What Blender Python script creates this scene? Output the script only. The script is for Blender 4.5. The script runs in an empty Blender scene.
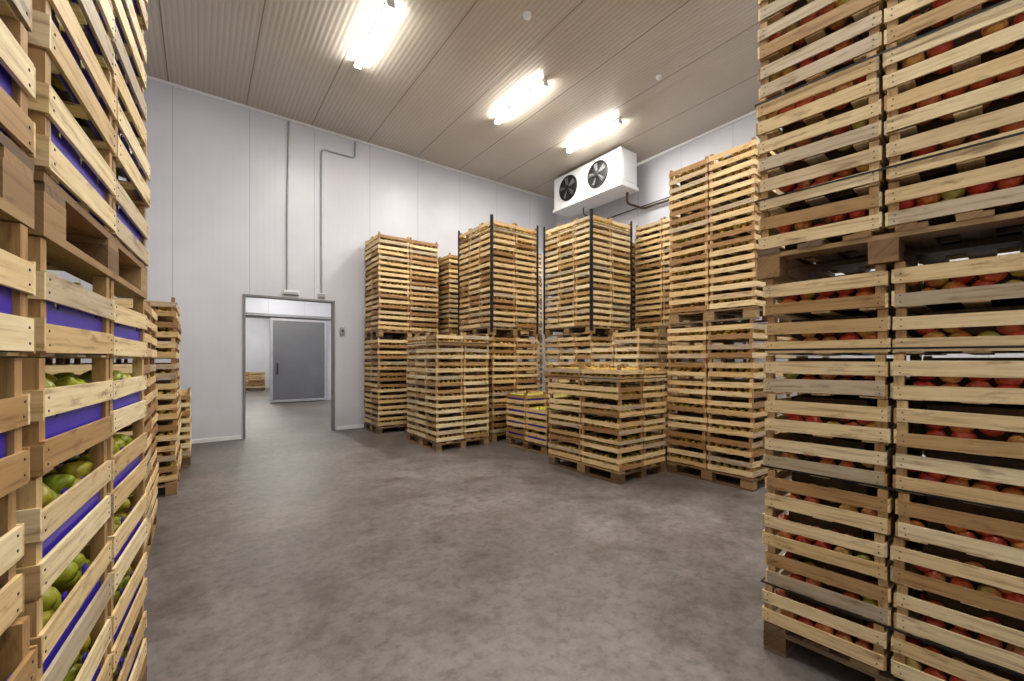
import bpy, math, random
import numpy as np
from mathutils import Vector, Matrix
random.seed(7)
R = random.Random(11)
C = bpy.context.scene.collection
bpy.context.scene.view_settings.view_transform = 'Standard'

# ------------------------------------------------------------------ materials
def new_mat(name):
    m = bpy.data.materials.new(name); m.use_nodes = True
    nt = m.node_tree; nt.nodes.clear()
    out = nt.nodes.new('ShaderNodeOutputMaterial')
    b = nt.nodes.new('ShaderNodeBsdfPrincipled')
    nt.links.new(b.outputs[0], out.inputs[0])
    return m, nt, b
def N(nt, t, **k):
    n = nt.nodes.new(t)
    for a, v in k.items(): setattr(n, a, v)
    return n
def math_n(nt, op, a, b=None, c=None):
    n = N(nt, 'ShaderNodeMath', operation=op)
    for i, v in enumerate((a, b, c)):
        if v is None: continue
        if isinstance(v, (int, float)): n.inputs[i].default_value = v
        else: nt.links.new(v, n.inputs[i])
    return n.outputs[0]
def ramp(nt, fac, stops):
    r = N(nt, 'ShaderNodeValToRGB')
    e = r.color_ramp.elements
    while len(e) < len(stops): e.new(0.5)
    for i, (p, c) in enumerate(stops):
        e[i].position = p; e[i].color = (*c, 1)
    nt.links.new(fac, r.inputs[0]); return r.outputs[0]
def mix(nt, fac, a, b, bt='MIX'):
    n = N(nt, 'ShaderNodeMix', data_type='RGBA', blend_type=bt)
    for s, v in ((n.inputs[0], fac), (n.inputs[6], a), (n.inputs[7], b)):
        if isinstance(v, (int, float)): s.default_value = v
        elif isinstance(v, tuple): s.default_value = (*v, 1)
        else: nt.links.new(v, s)
    return n.outputs[2]
def bump(nt, b, h, dist=0.01, st=0.5):
    n = N(nt, 'ShaderNodeBump'); n.inputs['Strength'].default_value = st; n.inputs['Distance'].default_value = dist
    nt.links.new(h, n.inputs['Height']); nt.links.new(n.outputs[0], b.inputs['Normal'])
def noise(nt, vec, scale, detail=4, rough=0.55):
    n = N(nt, 'ShaderNodeTexNoise'); n.inputs['Scale'].default_value = scale
    n.inputs['Detail'].default_value = detail; n.inputs['Roughness'].default_value = rough
    if vec is not None: nt.links.new(vec, n.inputs['Vector'])
    return n.outputs[0]
def objco(nt): return N(nt, 'ShaderNodeTexCoord').outputs['Object']

def simple(name, col, rough=0.5, metal=0.0, var=0.08, scale=6):
    m, nt, b = new_mat(name)
    n = noise(nt, objco(nt), scale)
    d = tuple(c*(1-var*2) for c in col)
    nt.links.new(ramp(nt, n, [(0.3, d), (0.7, col)]), b.inputs['Base Color'])
    b.inputs['Roughness'].default_value = rough; b.inputs['Metallic'].default_value = metal
    return m

def wood_mat(name, light, dark, pale):
    m, nt, b = new_mat(name)
    at = N(nt, 'ShaderNodeAttribute', attribute_name='gr')
    sep = N(nt, 'ShaderNodeSeparateXYZ'); nt.links.new(at.outputs['Vector'], sep.inputs[0])
    mp = N(nt, 'ShaderNodeMapping'); mp.inputs['Scale'].default_value = (3.0, 60, 0)
    nt.links.new(at.outputs['Vector'], mp.inputs['Vector'])
    g = noise(nt, mp.outputs[0], 1.0, 5, 0.6)
    mp2 = N(nt, 'ShaderNodeMapping'); mp2.inputs['Scale'].default_value = (6.0, 22, 0)
    nt.links.new(at.outputs['Vector'], mp2.inputs['Vector'])
    g2 = noise(nt, mp2.outputs[0], 1.0, 4, 0.6)
    grey = tuple(0.5*(c+sum(light)/3*0.8) for c in light)
    base = ramp(nt, sep.outputs[2], [(0.0, dark), (0.15, dark), (0.27, light), (0.6, pale), (0.80, light), (0.88, grey), (1.0, tuple(c*0.75 for c in grey))])
    grain = ramp(nt, g, [(0.30, (0.42, 0.31, 0.20)), (0.46, (0.88, 0.83, 0.74)), (0.60, (1, 1, 1))])
    c1 = mix(nt, 0.8, base, grain, 'MULTIPLY')
    blot = ramp(nt, g2, [(0.30, (0.32, 0.22, 0.13)), (0.43, (1, 1, 1)), (0.63, (1, 1, 1)), (0.77, (0.70, 0.66, 0.60))])
    c2 = mix(nt, 0.7, c1, blot, 'MULTIPLY')
    nt.links.new(c2, b.inputs['Base Color'])
    b.inputs['Roughness'].default_value = 0.5
    bump(nt, b, g, 0.002, 0.4)
    return m
M_wood = wood_mat('crate_wood', (0.78, 0.545, 0.26), (0.38, 0.21, 0.085), (0.90, 0.73, 0.44))
M_wood2 = wood_mat('crate_wood_pale', (0.82, 0.63, 0.345), (0.46, 0.29, 0.13), (0.93, 0.82, 0.56))
M_pal = wood_mat('pallet_wood', (0.30, 0.18, 0.08), (0.14, 0.08, 0.04), (0.40, 0.27, 0.13))

def fruit_mat():
    m, nt, b = new_mat('fruit_skin')
    at = N(nt, 'ShaderNodeAttribute', attribute_name='col')
    n = noise(nt, objco(nt), 55, 3)
    f = ramp(nt, n, [(0.35, (0.62, 0.55, 0.42)), (0.6, (1, 1, 1))])
    nt.links.new(mix(nt, 0.7, at.outputs['Color'], f, 'MULTIPLY'), b.inputs['Base Color'])
    b.inputs['Roughness'].default_value = 0.35
    return m
M_fruit = fruit_mat()
M_bulk = simple('shaded_fruit_pile', (0.10, 0.055, 0.02), 0.7, 0, 0.3, 18)  # shade inside the crates is put into this dark brown
M_blue = simple('blue_plastic_tray', (0.055, 0.03, 0.55), 0.35)
M_black = simple('black_strap', (0.012, 0.012, 0.014), 0.45)
M_nail = simple('nail_steel', (0.12, 0.11, 0.10), 0.4, 0.8)
M_white = simple('white_paint', (0.78, 0.79, 0.82), 0.35, 0, 0.02)
M_cwhite = simple('corridor_ceiling_white', (0.55, 0.56, 0.60), 0.5, 0, 0.02)
M_grey = simple('grey_door_paint', (0.13, 0.135, 0.15), 0.5, 0, 0.08, 2)
M_frame = simple('door_frame_grey', (0.22, 0.225, 0.24), 0.4, 0.2, 0.03)
M_dark = simple('fan_black', (0.01, 0.01, 0.012), 0.5)
M_pipe = simple('conduit_grey', (0.42, 0.42, 0.44), 0.4, 0.2)
M_cop = simple('pipe_insulation', (0.08, 0.05, 0.035), 0.6)

def panel_wall(name, axis):
    m, nt, b = new_mat(name)
    co = objco(nt)
    sep = N(nt, 'ShaderNodeSeparateXYZ'); nt.links.new(co, sep.inputs[0])
    x = sep.outputs[axis]
    xm = math_n(nt, 'FLOORED_MODULO', math_n(nt, 'ADD', x, 20 - 0.06), 1.15)
    seam = math_n(nt, 'LESS_THAN', xm, 0.012)
    micro = math_n(nt, 'SINE', math_n(nt, 'MULTIPLY', x, 2*math.pi/0.1))
    n = noise(nt, co, 0.8, 3)
    c = ramp(nt, n, [(0.3, (0.60, 0.615, 0.69)), (0.7, (0.69, 0.705, 0.775))])
    c = mix(nt, seam, c, (0.46, 0.46, 0.50))
    zz = sep.outputs[2]
    low = N(nt, 'ShaderNodeMapRange'); low.inputs[1].default_value = 0.0; low.inputs[2].default_value = 0.5
    low.inputs[3].default_value = 0.5; low.inputs[4].default_value = 0.0; nt.links.new(zz, low.inputs[0])
    n2 = noise(nt, co, 5, 5)
    c = mix(nt, math_n(nt, 'MULTIPLY', low.outputs[0], n2), c, (0.35, 0.32, 0.30))
    nt.links.new(c, b.inputs['Base Color'])
    b.inputs['Roughness'].default_value = 0.36
    h = math_n(nt, 'SUBTRACT', math_n(nt, 'MULTIPLY', micro, 0.12), seam)
    bump(nt, b, h, 0.004, 0.3)
    return m
M_wx = panel_wall('wall_panel_x', 0)
M_wy = panel_wall('wall_panel_y', 1)

def ceil_mat():
    m, nt, b = new_mat('ribbed_ceiling_panel')
    co = objco(nt)
    sep = N(nt, 'ShaderNodeSeparateXYZ'); nt.links.new(co, sep.inputs[0])
    x = sep.outputs[0]
    s = math_n(nt, 'SINE', math_n(nt, 'MULTIPLY', x, 2*math.pi/0.075))
    xm = math_n(nt, 'FLOORED_MODULO', math_n(nt, 'ADD', x, 20.0), 1.15)
    seam = math_n(nt, 'LESS_THAN', xm, 0.02)
    n = noise(nt, co, 0.6, 3)
    c = ramp(nt, n, [(0.3, (0.52, 0.465, 0.395)), (0.7, (0.60, 0.545, 0.475))])
    rib = ramp(nt, math_n(nt, 'MULTIPLY_ADD', s, 0.5, 0.5), [(0.0, (0.84, 0.84, 0.84)), (0.35, (1, 1, 1))])
    c = mix(nt, 1.0, c, rib, 'MULTIPLY')
    c = mix(nt, seam, c, (0.22, 0.18, 0.15))
    nt.links.new(c, b.inputs['Base Color'])
    b.inputs['Roughness'].default_value = 0.3
    bump(nt, b, math_n(nt, 'SUBTRACT', math_n(nt, 'MULTIPLY', s, 0.5), seam), 0.005, 0.4)
    return m
M_ceil = ceil_mat()

def floor_mat():
    m, nt, b = new_mat('stained_concrete')
    co = objco(nt)
    n1 = noise(nt, co, 0.6, 6, 0.6)
    n2 = noise(nt, co, 2.6, 9, 0.72)
    n3 = noise(nt, co, 13, 7, 0.75)
    c1 = ramp(nt, n1, [(0.32, (0.098, 0.086, 0.083)), (0.5, (0.140, 0.125, 0.121)), (0.68, (0.185, 0.170, 0.167))])
    c2 = ramp(nt, n2, [(0.36, (0.52, 0.46, 0.42)), (0.48, (0.88, 0.86, 0.85)), (0.60, (1.16, 1.15, 1.15))])
    c3 = ramp(nt, n3, [(0.38, (0.60, 0.57, 0.55)), (0.50, (0.98, 0.98, 0.98)), (0.66, (1.2, 1.18, 1.16))])
    c = mix(nt, 0.85, c1, c2, 'MULTIPLY'); c = mix(nt, 0.85, c, c3, 'MULTIPLY')
    n4 = noise(nt, co, 1.4, 7, 0.75)
    sp = ramp(nt, n4, [(0.56, (0, 0, 0)), (0.66, (1, 1, 1))])
    c = mix(nt, math_n(nt, 'MULTIPLY', sp, 0.45), c, (0.085, 0.056, 0.040))
    nt.links.new(c, b.inputs['Base Color'])
    rr = N(nt, 'ShaderNodeMapRange'); rr.inputs[3].default_value = 0.30; rr.inputs[4].default_value = 0.62
    nt.links.new(n2, rr.inputs[0]); nt.links.new(rr.outputs[0], b.inputs['Roughness'])
    bump(nt, b, n3, 0.003, 0.35)
    return m
M_floor = floor_mat()

def emit(name, col, st):
    m = bpy.data.materials.new(name); m.use_nodes = True
    nt = m.node_tree; nt.nodes.clear()
    o = nt.nodes.new('ShaderNodeOutputMaterial'); e = nt.nodes.new('ShaderNodeEmission')
    e.inputs[0].default_value = (*col, 1); e.inputs[1].default_value = st
    nt.links.new(e.outputs[0], o.inputs[0]); return m
M_tube = emit('fluorescent_tube', (1.0, 0.96, 0.87), 90)

# ------------------------------------------------------------------ mesh helpers
BF = [(0,1,3,2),(4,6,7,5),(0,4,5,1),(2,3,7,6),(0,2,6,4),(1,5,7,3)]
SG = np.array([[sx,sy,sz] for sx in (-1,1) for sy in (-1,1) for sz in (-1,1)], float)
class Boxes:
    def __init__(s): s.v=[]; s.f=[]; s.g=[]; s.n=0
    def add(s, c, size, axis=0, tilt=0.0, tint=None):
        h = np.array(size)/2.0
        p = SG*h
        oth = [a for a in (0,1,2) if a != axis]
        r1, r2 = R.random()*50, R.random()*50
        t = R.random() if tint is None else tint
        g = np.stack([p[:,axis]+r1, p[:,oth[0]]+p[:,oth[1]]+r2, np.full(8, t)], 1)
        if tilt and axis != 2: p = p.copy(); p[:,2] += tilt*p[:,axis]
        s.v.append(p+np.array(c)); s.g.append(g)
        s.f += [tuple(i+s.n for i in q) for q in BF]; s.n += 8
    def b(s, x0,x1,y0,y1,z0,z1, **k):
        s.add(((x0+x1)/2,(y0+y1)/2,(z0+z1)/2),(x1-x0,y1-y0,z1-z0),**k)
    def obj(s, name, mat, parent=None, bevel=0):
        me = bpy.data.meshes.new(name)
        me.from_pydata(np.concatenate(s.v).tolist(), [], s.f)
        a = me.attributes.new('gr', 'FLOAT_VECTOR', 'POINT')
        a.data.foreach_set('vector', np.concatenate(s.g).ravel())
        me.materials.append(mat)
        o = bpy.data.objects.new(name, me); C.objects.link(o)
        if parent: o.parent = parent
        if bevel:
            m = o.modifiers.new('bevel','BEVEL'); m.width=bevel; m.segments=2
        return o
def empty(name, loc=(0,0,0), rz=0):
    e = bpy.data.objects.new(name, None); e.location = loc; e.rotation_euler = (0,0,rz)
    e.empty_display_size = 0.2; C.objects.link(e); return e
def boxobj(name, dims, mat, parent=None, bevel=0):
    B = Boxes(); B.b(*dims); return B.obj(name, mat, parent, bevel)

def lathe(profile, seg):
    v=[]; f=[]
    v.append((0,0,profile[0][1]))
    for r,z in profile[1:-1]:
        for k in range(seg):
            a=2*math.pi*k/seg; v.append((r*math.cos(a), r*math.sin(a), z))
    v.append((0,0,profile[-1][1])); n=len(profile)-2
    for k in range(seg):
        f.append((0,1+k,1+(k+1)%seg))
        for i in range(n-1):
            a=1+i*seg; f.append((a+k,a+seg+k,a+seg+(k+1)%seg,a+(k+1)%seg))
        a=1+(n-1)*seg; f.append((a+k,len(v)-1,a+(k+1)%seg))
    return np.array(v,float), f
APPLE_HI = lathe([(0,0.70),(0.18,0.82),(0.45,0.93),(0.80,0.68),(1.0,0.18),(0.93,-0.32),(0.66,-0.74),(0.30,-0.90),(0,-0.82)],12)
APPLE_LO = lathe([(0,0.82),(0.62,0.76),(1.0,0.12),(0.62,-0.74),(0,-0.85)],7)
PEAR_HI = lathe([(0,1.22),(0.16,1.18),(0.36,1.0),(0.68,0.62),(0.95,0.10),(1.0,-0.28),(0.80,-0.72),(0.42,-0.95),(0,-0.98)],12)
class Fruit:
    def __init__(s, tpl): s.t=tpl; s.v=[]; s.f=[]; s.c=[]; s.n=0
    def add(s, p, r, kind):
        tv, tf = s.t
        M = np.array(Matrix.Rotation(R.uniform(0,6.28),3,'Z') @ Matrix.Rotation(R.uniform(-1.2,1.2),3,'X') @ Matrix.Rotation(R.uniform(-1.2,1.2),3,'Y'))
        q = tv @ M.T * r + np.array(p)
        s.v.append(q)
        s.f += [tuple(i+s.n for i in k) for k in tf]; s.n += len(tv)
        def var(c,a=0.15): return [max(0,x*(1+R.uniform(-a,a))) for x in c]
        if kind=='red':
            A = var(R.choice([(0.55,0.05,0.025),(0.60,0.09,0.035),(0.45,0.03,0.02),(0.64,0.24,0.06),(0.58,0.10,0.04),(0.50,0.52,0.10)]))
            Bc = var(R.choice([(0.62,0.12,0.03),(0.66,0.40,0.10),(0.52,0.05,0.02)]))
        elif kind=='green':
            A = var((0.52,0.54,0.045)); Bc = var(R.choice([(0.70,0.62,0.07),(0.30,0.42,0.03),(0.55,0.56,0.05)]))
        else:
            A = var(R.choice([(0.60,0.36,0.05),(0.62,0.44,0.07),(0.55,0.20,0.04)])); Bc = var((0.58,0.42,0.07))
        w = np.clip((tv[:,0]+1)/2,0,1)[:,None]
        col = np.array(A)*(1-w)+np.array(Bc)*w
        s.c.append(np.concatenate([col, np.ones((len(tv),1))],1))
    def obj(s, name, parent):
        me = bpy.data.meshes.new(name)
        me.from_pydata(np.concatenate(s.v).tolist(), [], s.f)
        a = me.attributes.new('col','FLOAT_COLOR','POINT')
        a.data.foreach_set('color', np.concatenate(s.c).ravel())
        me.polygons.foreach_set('use_smooth',[True]*len(me.polygons))
        me.materials.append(M_fruit)
        o = bpy.data.objects.new(name, me); C.objects.link(o); o.parent=parent; return o

def make_load(name, x0,x1,y0,y1, z0, levels, h, nx, ny, fruit='yellow', rz=0.0, faces=('-x','-y'),
              hi=False, liner=False, slat=None, mat=None, posts=False, bands=False, topfill=False, pear=False, missing=(), pivot=None, wires=False, palx=False, dens=0.93):
    cx, cy = (x0+x1)/2,(y0+y1)/2
    if pivot is not None:
        px,py = pivot; dx,dy=cx-px,cy-py
        cx = px+dx*math.cos(rz)-dy*math.sin(rz); cy = py+dx*math.sin(rz)+dy*math.cos(rz)
    e = empty(name, (cx,cy,z0), rz)
    W, D = x1-x0, y1-y0
    P = Boxes(); hw,hd = W/2-0.005, D/2-0.005
    if palx:
        for y in (-hd+0.05,0,hd-0.05):
            P.add((0,y,0.011),(2*hw,0.10,0.022),0)
            for x in (-hw+0.07,0,hw-0.07): P.add((x,y,0.061),(0.14,0.10,0.078),0)
        for x in (-hw+0.07,0,hw-0.07): P.add((x,0,0.111),(0.13,2*hd,0.022),1)
        k = max(5,int(D/0.16))
        for i in range(k):
            y = -hd+0.05+i*(2*hd-0.10)/(k-1); P.add((0,y,0.133),(2*hw,0.10,0.022),0)
    else:
        for x in (-hw+0.05,0,hw-0.05):
            P.add((x,0,0.011),(0.10,2*hd,0.022),1)
            for y in (-hd+0.07,0,hd-0.07): P.add((x,y,0.061),(0.10,0.14,0.078),1)
        for y in (-hd+0.07,0,hd-0.07): P.add((0,y,0.111),(2*hw,0.13,0.022),0)
        k = max(5,int(W/0.16))
        for i in range(k):
            x = -hw+0.05+i*(2*hw-0.10)/(k-1); P.add((x,0,0.133),(0.10,2*hd,0.022),1)
    P.obj('pallet', M_pal, e)
    zb = 0.146
    B = Boxes(); F = Fruit(PEAR_HI if pear else (APPLE_HI if hi else APPLE_LO)); NL = Boxes(); BL = Boxes(); BK = Boxes()
    cw, cd = W/nx, D/ny
    th = 0.009
    if slat is None: slat = [(0.012,0.060),(0.118,0.060)]
    anyf=False
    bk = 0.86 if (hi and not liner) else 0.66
    for L in range(levels):
        z = zb+L*h
        lj = (R.uniform(-1,1)*0.008, R.uniform(-1,1)*0.008)
        for i in range(nx):
            for j in range(ny):
                if (L,i,j) in missing or (L,i) in missing: continue
                ox = -W/2+cw*(i+0.5)+lj[0]+R.uniform(-1,1)*0.004; oy = -D/2+cd*(j+0.5)+lj[1]+R.uniform(-1,1)*0.004
                a, d = cw/2-0.006, cd/2-0.006
                pw = 0.034
                for sx in (-1,1):
                    for sy in (-1,1):
                        B.add((ox+sx*(a-th-pw/2), oy+sy*(d-th-pw/2), z+h/2),(pw,pw,h-0.003),2,tint=R.uniform(0,0.24))
                for (sz,sw) in slat:
                    for sx in (-1,1):
                        w = sw*R.uniform(0.90,1.08)
                        B.add((ox+sx*(a-th/2), oy, z+sz+w/2+R.uniform(-.004,.003)),(th,2*d-2*th,w),1,R.uniform(-1,1)*0.013)
                    for sy in (-1,1):
                        w = sw*R.uniform(0.90,1.08)
                        B.add((ox, oy+sy*(d-th/2), z+sz+w/2+R.uniform(-.004,.003)),(2*a,th,w),0,R.uniform(-1,1)*0.013)
                    if hi:
                        fx = -1 if '-x' in faces else 1
                        for sy in (-1,1):
                            for dz in (0.25,0.7):
                                NL.add((ox+fx*(a+0.0005), oy+sy*(d-0.025-R.uniform(0,0.008)), z+sz+sw*dz),(0.002,0.005,0.005))
                for q in (-1,0,1):
                    B.add((ox, oy+q*(d-0.06), z+0.006),(2*a-0.02,0.075,0.007),0)
                r = 0.036 if hi else 0.041
                ins = 2*r+th+0.012
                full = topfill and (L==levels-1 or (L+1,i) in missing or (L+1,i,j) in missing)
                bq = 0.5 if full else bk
                BK.add((ox,oy,z+0.012+h*bq/2),(2*a-2*ins,2*d-2*ins,h*bq))  # dark filler block, added so light does not pass through the crate
                if liner:
                    for fc in faces:
                        ax = 0 if fc[1]=='x' else 1; sg = -1 if fc[0]=='-' else 1
                        n=18
                        for q in range(n):
                            ln = (2*d if ax==0 else 2*a)-0.10; u = -ln/2+ln*(q+0.5)/n
                            hh = h*(0.42 + 0.26*abs(((q/6.0)%1.0)-0.5)*2) + R.uniform(-.008,.008)
                            if ax==0: BL.add((ox+sg*(a-th-0.012),oy+u,z+0.012+hh/2),(0.004,ln/n*1.01,hh))
                            else: BL.add((ox+u,oy+sg*(d-th-0.012),z+0.012+hh/2),(ln/n*1.01,0.004,hh))
                zl = [0.042+r*0.3, 0.042+r*2.0] if not liner else [h*0.50, h*0.68]
                if full:
                    xs = np.arange(-a+0.05,a-0.04,2*r); ys=np.arange(-d+0.05,d-0.04,2*r)
                    for u in xs:
                        for v in ys:
                            F.add((ox+u+R.uniform(-.006,.006),oy+v+R.uniform(-.006,.006),z+h*0.60+R.uniform(-.01,.01)),r*R.uniform(.9,1.08),fruit); anyf=True
                for fc in faces:
                    ax = 0 if fc[1]=='x' else 1; sg = -1 if fc[0]=='-' else 1
                    if ax==0 and i != (0 if sg<0 else nx-1): continue
                    if ax==1 and j != (0 if sg<0 else ny-1): continue
                    ln = (d if ax==0 else a)-0.055
                    for zi,zz in enumerate(zl):
                        for deep in range(2 if (hi and zi==1) else 1):
                            u=-ln+R.uniform(0,r)
                            while u<=ln:
                                off = (a if ax==0 else d)-th-r*1.12-0.004-deep*2*r - (0.02 if liner else 0)
                                zz2 = z+zz+R.uniform(-.012,.012)
                                if ax==0: p=(ox+sg*off,oy+u,zz2)
                                else: p=(ox+u,oy+sg*off,zz2)
                                dn = dens*(0.75 if (zi==1 and liner) else 1)
                                if R.random()<dn: F.add(p, r*R.uniform(.88,1.08), fruit); anyf=True
                                u+=2*r*R.uniform(0.98,1.12)
    B.obj('crates', mat or M_wood, e)
    if anyf: F.obj('fruit', e)
    if NL.n: NL.obj('nails', M_nail, e)
    if BL.n: BL.obj('blue_trays', M_blue, e)
    if BK.n: BK.obj('fruit_pile_light_block', M_bulk, e)
    H = zb+levels*h
    if posts:
        S = Boxes()
        for sx in (-1,1):
            for sy in (-1,1):
                X,Y=sx*(W/2+0.008),sy*(D/2+0.008)
                S.add((X,Y-sy*0.02,H/2+0.05),(0.006,0.046,H-0.0),2)
                S.add((X-sx*0.02,Y,H/2+0.05),(0.046,0.006,H-0.0),2)
        S.obj('corner_protectors', M_black, e)
    if bands:
        S = Boxes()
        for zz in (zb+h*1.5, zb+(levels/2)*h, zb+(levels-0.8)*h):
            for sx in (-1,1): S.add((sx*(W/2+0.014),0,zz),(0.002,D+0.03,0.012),1)
            for sy in (-1,1): S.add((0,sy*(D/2+0.014),zz),(W+0.03,0.002,0.012),0)
        S.obj('straps', M_black, e)
    if wires:
        S = Boxes()
        for zz in wires:
            for sx in (-1,1): S.add((sx*(W/2+0.004),0,zz),(0.002,D+0.01,0.009),1,tilt=0.004)
            for sy in (-1,1): S.add((0,sy*(D/2+0.004),zz),(W+0.01,0.002,0.009),0)
        S.obj('straps', M_black, e)
    return H

# ------------------------------------------------------------------ room shell
XL, XR, YB, YA, ZC = -1.75, 8.7, -3.6, 9.5, 6.35
boxobj('floor', (XL-0.2, XR+0.2, YB-0.2, 27, -0.12, 0.0), M_floor)
boxobj('ceiling', (XL-0.12, XR+0.12, YB-0.12, YA+0.12, ZC, ZC+0.12), M_ceil)
DX0, DX1, DH = 0.69, 2.29, 2.73
w = Boxes()
w.b(XL, DX0, YA, YA+0.12, 0, ZC); w.b(DX1, XR, YA, YA+0.12, 0, ZC); w.b(DX0, DX1, YA, YA+0.12, DH, ZC)
w.obj('wall_north', M_wx)
boxobj('wall_east', (XR, XR+0.12, YB, YA+0.12, 0, ZC), M_wy)
boxobj('wall_west', (XL-0.12, XL, YB, YA+0.12, 0, ZC), M_wy)
boxobj('wall_south', (XL, XR, YB-0.12, YB, 0, ZC), M_wx)
t = Boxes()
t.b(XL, DX0-0.06, YA-0.03, YA, 0, 0.07); t.b(DX1+0.06, XR, YA-0.03, YA, 0, 0.07)
t.obj('baseboard_north', M_white, bevel=0.004)
boxobj('baseboard_east', (XR-0.03, XR, YB, YA-0.03, 0, 0.07), M_white, bevel=0.004)
boxobj('trim_ceiling_north', (XL, XR, YA-0.035, YA, ZC-0.05, ZC), M_white, bevel=0.004)
boxobj('trim_ceiling_east', (XR-0.035, XR, YB, YA-0.035, ZC-0.05, ZC), M_white, bevel=0.004)
fr = Boxes()
fr.b(DX0-0.03, DX0+0.012, YA-0.025, YA+0.15, 0, DH+0.03)
fr.b(DX1-0.012, DX1+0.03, YA-0.025, YA+0.15, 0, DH+0.03)
fr.b(DX0+0.012, DX1-0.012, YA-0.025, YA+0.15, DH-0.012, DH+0.03)
fr.obj('door_frame', M_frame, bevel=0.004)

YC = 16.8
w = Boxes()
w.b(-1.75, 0.7, YC, YC+0.15, 0, 4.2); w.b(1.97, 8.7, YC, YC+0.15, 0, 4.2); w.b(0.7, 1.97, YC, YC+0.15, 2.95, 4.2)
w.obj('wall_corridor_north', M_wx)
boxobj('wall_corridor_west', (-1.87, -1.75, YA+0.12, 26, 0, 4.2), M_wy)
boxobj('wall_corridor_east', (6.7, 6.82, YA+0.12, 26, 0, 4.2), M_wy)
boxobj('wall_far_north', (-1.75, 6.7, 26, 26.12, 0, 4.2), M_wx)
boxobj('ceiling_corridor', (-1.87, 8.8, YA+0.12, 26.12, 4.2, 4.3), M_cwhite)
sd = empty('sliding_cold_room_door', (0,0,0))
boxobj('leaf', (1.99, 3.76, YC-0.16, YC-0.06, 0.03, 2.93), M_grey, sd, 0.01)
B = Boxes()
B.b(1.95,2.03,YC-0.175,YC-0.155,0.03,2.95); B.b(3.70,3.79,YC-0.175,YC-0.155,0.03,2.95)
B.b(2.03,3.70,YC-0.175,YC-0.155,2.87,2.95); B.b(2.03,3.70,YC-0.175,YC-0.155,0.03,0.11)
B.obj('edge_frame', M_pipe, sd)
boxobj('rail', (0.5, 3.95, YC-0.16, YC, 3.0, 3.1), M_frame, sd, 0.01)
boxobj('handle', (2.15, 2.19, YC-0.23, YC-0.17, 1.0, 1.4), M_dark, sd, 0.005)
fr = Boxes(); fr.b(0.66,0.72,YC-0.05,YC,0,3.0); fr.b(0.72,1.99,YC-0.05,YC,2.93,2.99)
fr.obj('trim_corridor_opening', M_frame)

# ------------------------------------------------------------------ wall fittings
def tube(name, pts, r, mat, parent=None, cyclic=False):
    cu = bpy.data.curves.new(name,'CURVE'); cu.dimensions='3D'; cu.bevel_depth=r; cu.bevel_resolution=2
    s = cu.splines.new('POLY'); s.points.add(len(pts)-1)
    for p,q in zip(s.points, pts): p.co=(*q,1)
    s.use_cyclic_u = cyclic; cu.use_fill_caps = True
    cu.materials.append(mat)
    o = bpy.data.objects.new(name,cu); C.objects.link(o)
    if parent: o.parent=parent
    return o
def bend(pts, rad=0.08, n=5):
    out=[pts[0]]
    for i in range(1,len(pts)-1):
        a,b,c=[Vector(p) for p in pts[i-1:i+2]]
        p0=b+(a-b).normalized()*rad; p2=b+(c-b).normalized()*rad
        for k in range(n+1):
            t_=k/n; out.append(tuple((1-t_)**2*p0+2*(1-t_)*t_*b+t_*t_*p2))
    out.append(pts[-1]); return out
yw = YA-0.025
tube('wall_conduit', [(1.41,yw,2.86),(1.41,yw,4.6),(1.44,yw,ZC-0.05)], 0.018, M_pipe)
tube('wall_conduit', bend([(2.05,yw,2.86),(2.05,yw,5.92),(2.74,yw,5.92),(2.74,yw,6.28)]), 0.018, M_pipe)
el = empty('emergency_light'); boxobj('housing',(1.34,1.62,YA-0.07,YA,2.81,2.90),M_white,el,0.01)
boxobj('lens',(1.36,1.60,YA-0.078,YA-0.068,2.82,2.86),M_pipe,el)
jb = empty('junction_box'); boxobj('housing',(1.98,2.12,YA-0.06,YA,2.81,2.89),M_white,jb,0.008)
boxobj('lid',(1.99,2.11,YA-0.066,YA-0.058,2.82,2.88),M_pipe,jb)
sw = empty('door_switch'); boxobj('housing',(2.42,2.52,YA-0.05,YA,2.05,2.2),M_pipe,sw,0.008)
boxobj('button',(2.45,2.49,YA-0.065,YA-0.048,2.1,2.15),M_dark,sw,0.004)

# ------------------------------------------------------------------ ceiling lights, plus fill rows added out of view
def fixture(x, y0, y1, power=120, z=ZC):
    e = empty('fluorescent_ceiling_light', (x,(y0+y1)/2,z)); L=(y1-y0)
    boxobj('housing',(-0.045,0.045,-L/2,L/2,-0.045,0.0),M_white,e,0.008)
    for s in (-1,1):
        tube('tube',[(s*0.028,-L/2+0.03,-0.09),(s*0.028,L/2-0.03,-0.09)],0.018,M_tube,e)
        boxobj('end_cap',(-0.055,0.055,s*L/2-(0.03 if s>0 else 0),s*L/2+(0 if s>0 else 0.03),-0.115,-0.045),M_white,e,0.004)
    ld = bpy.data.lights.new('tube_glow','AREA'); ld.shape='RECTANGLE'; ld.size=0.08; ld.size_y=L-0.08
    ld.energy=power; ld.color=(1.0,0.95,0.85)
    lo = bpy.data.objects.new('tube_glow',ld); C.objects.link(lo); lo.parent=e; lo.location=(0,0,-0.117)
P0=82
for x in (2.06,4.8,6.78): fixture(x,5.5,7.02,P0)
for x in (0.8,3.4,6.1): fixture(x,0.6,2.1,P0*0.85)  # unseen row of fixtures, added as fill light
for x in (1.5,5.0): fixture(x,-2.6,-1.1,P0*0.45)  # unseen row behind the camera, added as weaker fill
for (x,y) in ((2.2,12.0),(2.2,15.0),(5,13.0)): fixture(x,y-0.75,y+0.75,50,4.2)
for (x,y) in ((1.6,19.5),(2.2,23.5)): fixture(x,y-0.75,y+0.75,80,4.2)

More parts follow.
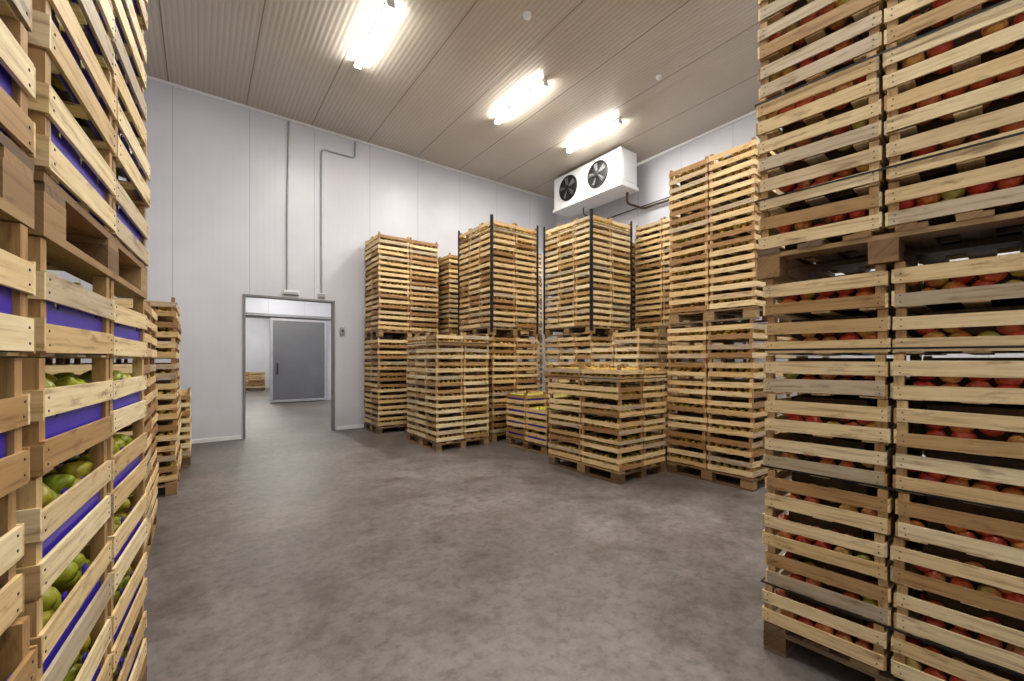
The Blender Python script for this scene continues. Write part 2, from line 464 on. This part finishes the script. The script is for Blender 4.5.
def disc_fit(name,x,y,r,mat):
    v,f = lathe([(0,0),(r*0.9,0),(r,-0.015),(r*0.8,-0.05),(r*0.4,-0.065),(0,-0.068)],20)
    me=bpy.data.meshes.new(name); me.from_pydata(v.tolist(),[],f); me.materials.append(mat)
    o=bpy.data.objects.new(name,me); C.objects.link(o); o.location=(x,y,ZC)
disc_fit('smoke_detector',3.69,4.63,0.06,M_white)
disc_fit('smoke_detector',6.3,4.3,0.05,M_white)

# ------------------------------------------------------------------ evaporator unit
ev = empty('evaporator_cooler',(0,0,0))
ex0,ex1,ey0,ey1,ez0,ez1 = 7.55,8.12,6.12,8.33,5.47,6.27
boxobj('casing',(ex0,ex1,ey0,ey1,ez0,ez1),M_white,ev,0.015)
boxobj('drip_tray',(ex0-0.03,ex1+0.03,ey0-0.03,ey1+0.03,ez0-0.07,ez0+0.005),M_white,ev,0.01)
boxobj('end_panel_seam',(ex0+0.06,ex1-0.06,ey0-0.006,ey0+0.01,ez0+0.08,ez1-0.08),M_white,ev,0.004)
for (x,y) in ((ex0+0.1,ey0+0.15),(ex1-0.1,ey0+0.15),(ex0+0.1,ey1-0.15),(ex1-0.1,ey1-0.15)):
    tube('hanger',[(x,y,ez1-0.01),(x,y,ZC)],0.012,M_pipe,ev)
def ring(name,cx_,cy_,cz_,r,t_,mat):
    pts=[(cx_,cy_+r*math.cos(a),cz_+r*math.sin(a)) for a in np.linspace(0,2*math.pi,40,endpoint=False)]
    tube(name,pts,t_,mat,ev,True)
for fy in (ey0+0.68, ey1-0.54):
    fz=(ez0+ez1)/2+0.01; fx=ex0-0.012; fr_=0.30
    v=[(0,0,0)]+[(0,fr_*math.cos(a),fr_*math.sin(a)) for a in np.linspace(0,2*math.pi,40,endpoint=False)]
    f=[(0,i,i%40+1) for i in range(1,41)]
    me=bpy.data.meshes.new('fan_opening'); me.from_pydata(v,[],f); me.materials.append(M_dark)
    o=bpy.data.objects.new('fan_opening',me); C.objects.link(o); o.parent=ev; o.location=(ex0-0.004,fy,fz)
    ring('fan_cowl',fx,fy,fz,fr_,0.02,M_dark)
    for k in (0.08,0.14,0.20,0.25): ring('guard_ring',ex0-0.06,fy,fz,k,0.004,M_dark)
    for k in range(8):
        a=k*math.pi/4; tube('guard_spoke',[(ex0-0.065,fy+0.05*math.cos(a),fz+0.05*math.sin(a)),(ex0-0.06,fy+0.25*math.cos(a),fz+0.25*math.sin(a)),(ex0-0.02,fy+0.3*math.cos(a),fz+0.3*math.sin(a))],0.005,M_dark,ev)
    v=[];f=[]
    for k in range(5):
        a=k*2*math.pi/5; b0=len(v)
        for (rr,da,dx) in ((0.06,-0.3,-0.03),(0.27,-0.05,-0.035),(0.26,0.35,-0.012),(0.06,0.4,-0.012)):
            v.append((dx,rr*math.cos(a+da),rr*math.sin(a+da)))
        f.append((b0,b0+1,b0+2,b0+3))
    me=bpy.data.meshes.new('fan_blades'); me.from_pydata(v,[],f); me.materials.append(M_frame)
    o=bpy.data.objects.new('fan_blades',me); C.objects.link(o); o.parent=ev; o.location=(ex0-0.012,fy,fz)
    v,f=lathe([(0,0),(0.07,0),(0.07,0.05),(0.04,0.06),(0,0.06)],16)
    me=bpy.data.meshes.new('fan_hub'); me.from_pydata(v.tolist(),[],f); me.materials.append(M_dark)
    o=bpy.data.objects.new('fan_hub',me); C.objects.link(o); o.parent=ev; o.location=(ex0-0.005,fy,fz); o.rotation_euler=(0,-math.pi/2,0)
tube('refrigerant_pipe', bend([(8.0,6.3,5.42),(8.0,6.3,5.15),(8.6,6.3,5.15),(8.6,-3.55,5.15)]), 0.03, M_cop)
tube('refrigerant_pipe', bend([(7.9,7.6,5.40),(7.9,7.6,5.22),(8.62,7.6,5.22),(8.62,-3.55,5.22)]), 0.016, M_cop)

# ------------------------------------------------------------------ pallet loads
PL='pallet_of_fruit_crates'
h8=0.228
hu=0.222
def two(x0,x1,y0,y1,nx,ny,lv=(8,9),**k):
    ku=dict(k)
    pu=ku.pop('posts_up',False); bu=ku.pop('bands_up',False); hh=ku.pop('hup',hu)
    H=make_load(PL,x0,x1,y0,y1,0,lv[0],h8,nx,ny,**ku)
    j=(R.uniform(-.02,.02),R.uniform(-.02,.02))
    make_load(PL,x0+j[0],x1+j[0],y0+j[1],y1+j[1],H,lv[1],hh,nx,ny,posts=pu,bands=bu,**ku)
two(2.90,4.25,8.5,9.4,2,2, mat=M_wood)
two(4.45,5.4,8.35,9.4,2,2, lv=(8,8), mat=M_wood)
make_load(PL,3.10,4.14,6.27,7.50,0,8,h8,2,3,mat=M_wood2, bands=True)
two(4.30,5.40,6.42,7.64,2,3, mat=M_wood, posts_up=True, bands_up=True)
two(5.55,6.66,5.15,6.42,2,3, mat=M_wood2, posts_up=True, bands_up=True)
two(5.7,6.8,7.9,9.1,2,2, mat=M_wood, faces=('-x',))
make_load(PL,4.05,5.00,3.30,4.60,0,6,0.216,2,2,mat=M_wood,topfill=True, slat=[(0.012,0.055),(0.10,0.055)], posts=False, bands=True)
make_load(PL,5.15,6.15,3.85,4.78,0,8,h8,2,2,mat=M_wood2,topfill=True, missing=((7,0,1),))
make_load(PL,4.38,5.35,5.0,6.1,0,4,0.2,2,2,mat=M_wood,fruit='green',liner=True,topfill=True,slat=[(0.01,0.055),(0.10,0.055)],missing=((3,0,0),))
two(5.05,6.15,2.22,3.33,2,2, mat=M_wood, hup=0.214)
two(6.80,7.95,4.0,5.2,2,2, mat=M_wood)
two(6.9,8.0,5.35,6.45,2,2, mat=M_wood2, lv=(8,8), faces=('-x',))
lf=('+x','-y')
make_load(PL,-1.40,-0.31,3.9,5.1,0,8,h8,2,2,mat=M_wood,faces=lf)
make_load(PL,-1.35,-0.20,6.0,7.2,0,9,h8,2,2,mat=M_wood,faces=lf)
make_load(PL,-1.30,-0.10,7.5,8.7,0,4,h8,2,2,mat=M_wood2,faces=lf,topfill=True)
make_load(PL,1.2,2.6,24,25,0,4,0.19,2,2,mat=M_wood)
make_load(PL,-0.4,0.9,24,25,0,4,0.19,2,2,mat=M_wood)

hr=0.197; rz=math.radians(4.1)
def right(y1,z0,lv,px,dx=0,**k):
    return make_load('pallet_of_apple_crates',px,px+1.1,y1-1.0,y1,z0,lv,hr,2,2,fruit='red',hi=True,faces=('-x',),
        slat=[(0.010,0.060),(0.104,0.060)],rz=rz,pivot=(px,0.975),mat=M_wood2,palx=True,**k)
HR=right(0.99,0,9,2.35,wires=(0.35,0.95,1.55))
right(1.01,HR+0.002,9,2.33,wires=(0.4,0.9,1.5))
H_=right(-0.04,0,9,2.35); right(-0.03,H_+0.002,9,2.33)

hl=0.272; rl=math.radians(-4.2)
PX,PY=-0.19,2.57
def left(y1,z0,lv):
    return make_load('pallet_of_pear_crates',PX-1.0,PX,y1-1.2,y1,z0,lv,hl,2,2,fruit='green',hi=True,pear=True,liner=True,
        faces=('+x',),slat=[(0.010,0.072),(0.132,0.068)],rz=rl,pivot=(PX,PY),mat=M_wood2,dens=0.85)
HL=left(PY,0,6); left(PY+0.01,HL+0.002,7)
HL=left(PY-1.24,0,6); left(PY-1.23,HL+0.002,7)

# ------------------------------------------------------------------ world & camera
wd=bpy.data.worlds.new('world'); bpy.context.scene.world=wd; wd.use_nodes=True
wd.node_tree.nodes['Background'].inputs[0].default_value=(0.5,0.55,0.6,1); wd.node_tree.nodes['Background'].inputs[1].default_value=0.3
cd=bpy.data.cameras.new('camera'); cam=bpy.data.objects.new('camera',cd); C.objects.link(cam)
cd.sensor_width=36; cd.lens=422/1024*36; cd.shift_y=19.5/1024; cd.clip_start=0.02
cam.location=(0,0,1.5); cam.rotation_euler=(math.radians(90),0,math.radians(-36.5))
bpy.context.scene.camera=cam
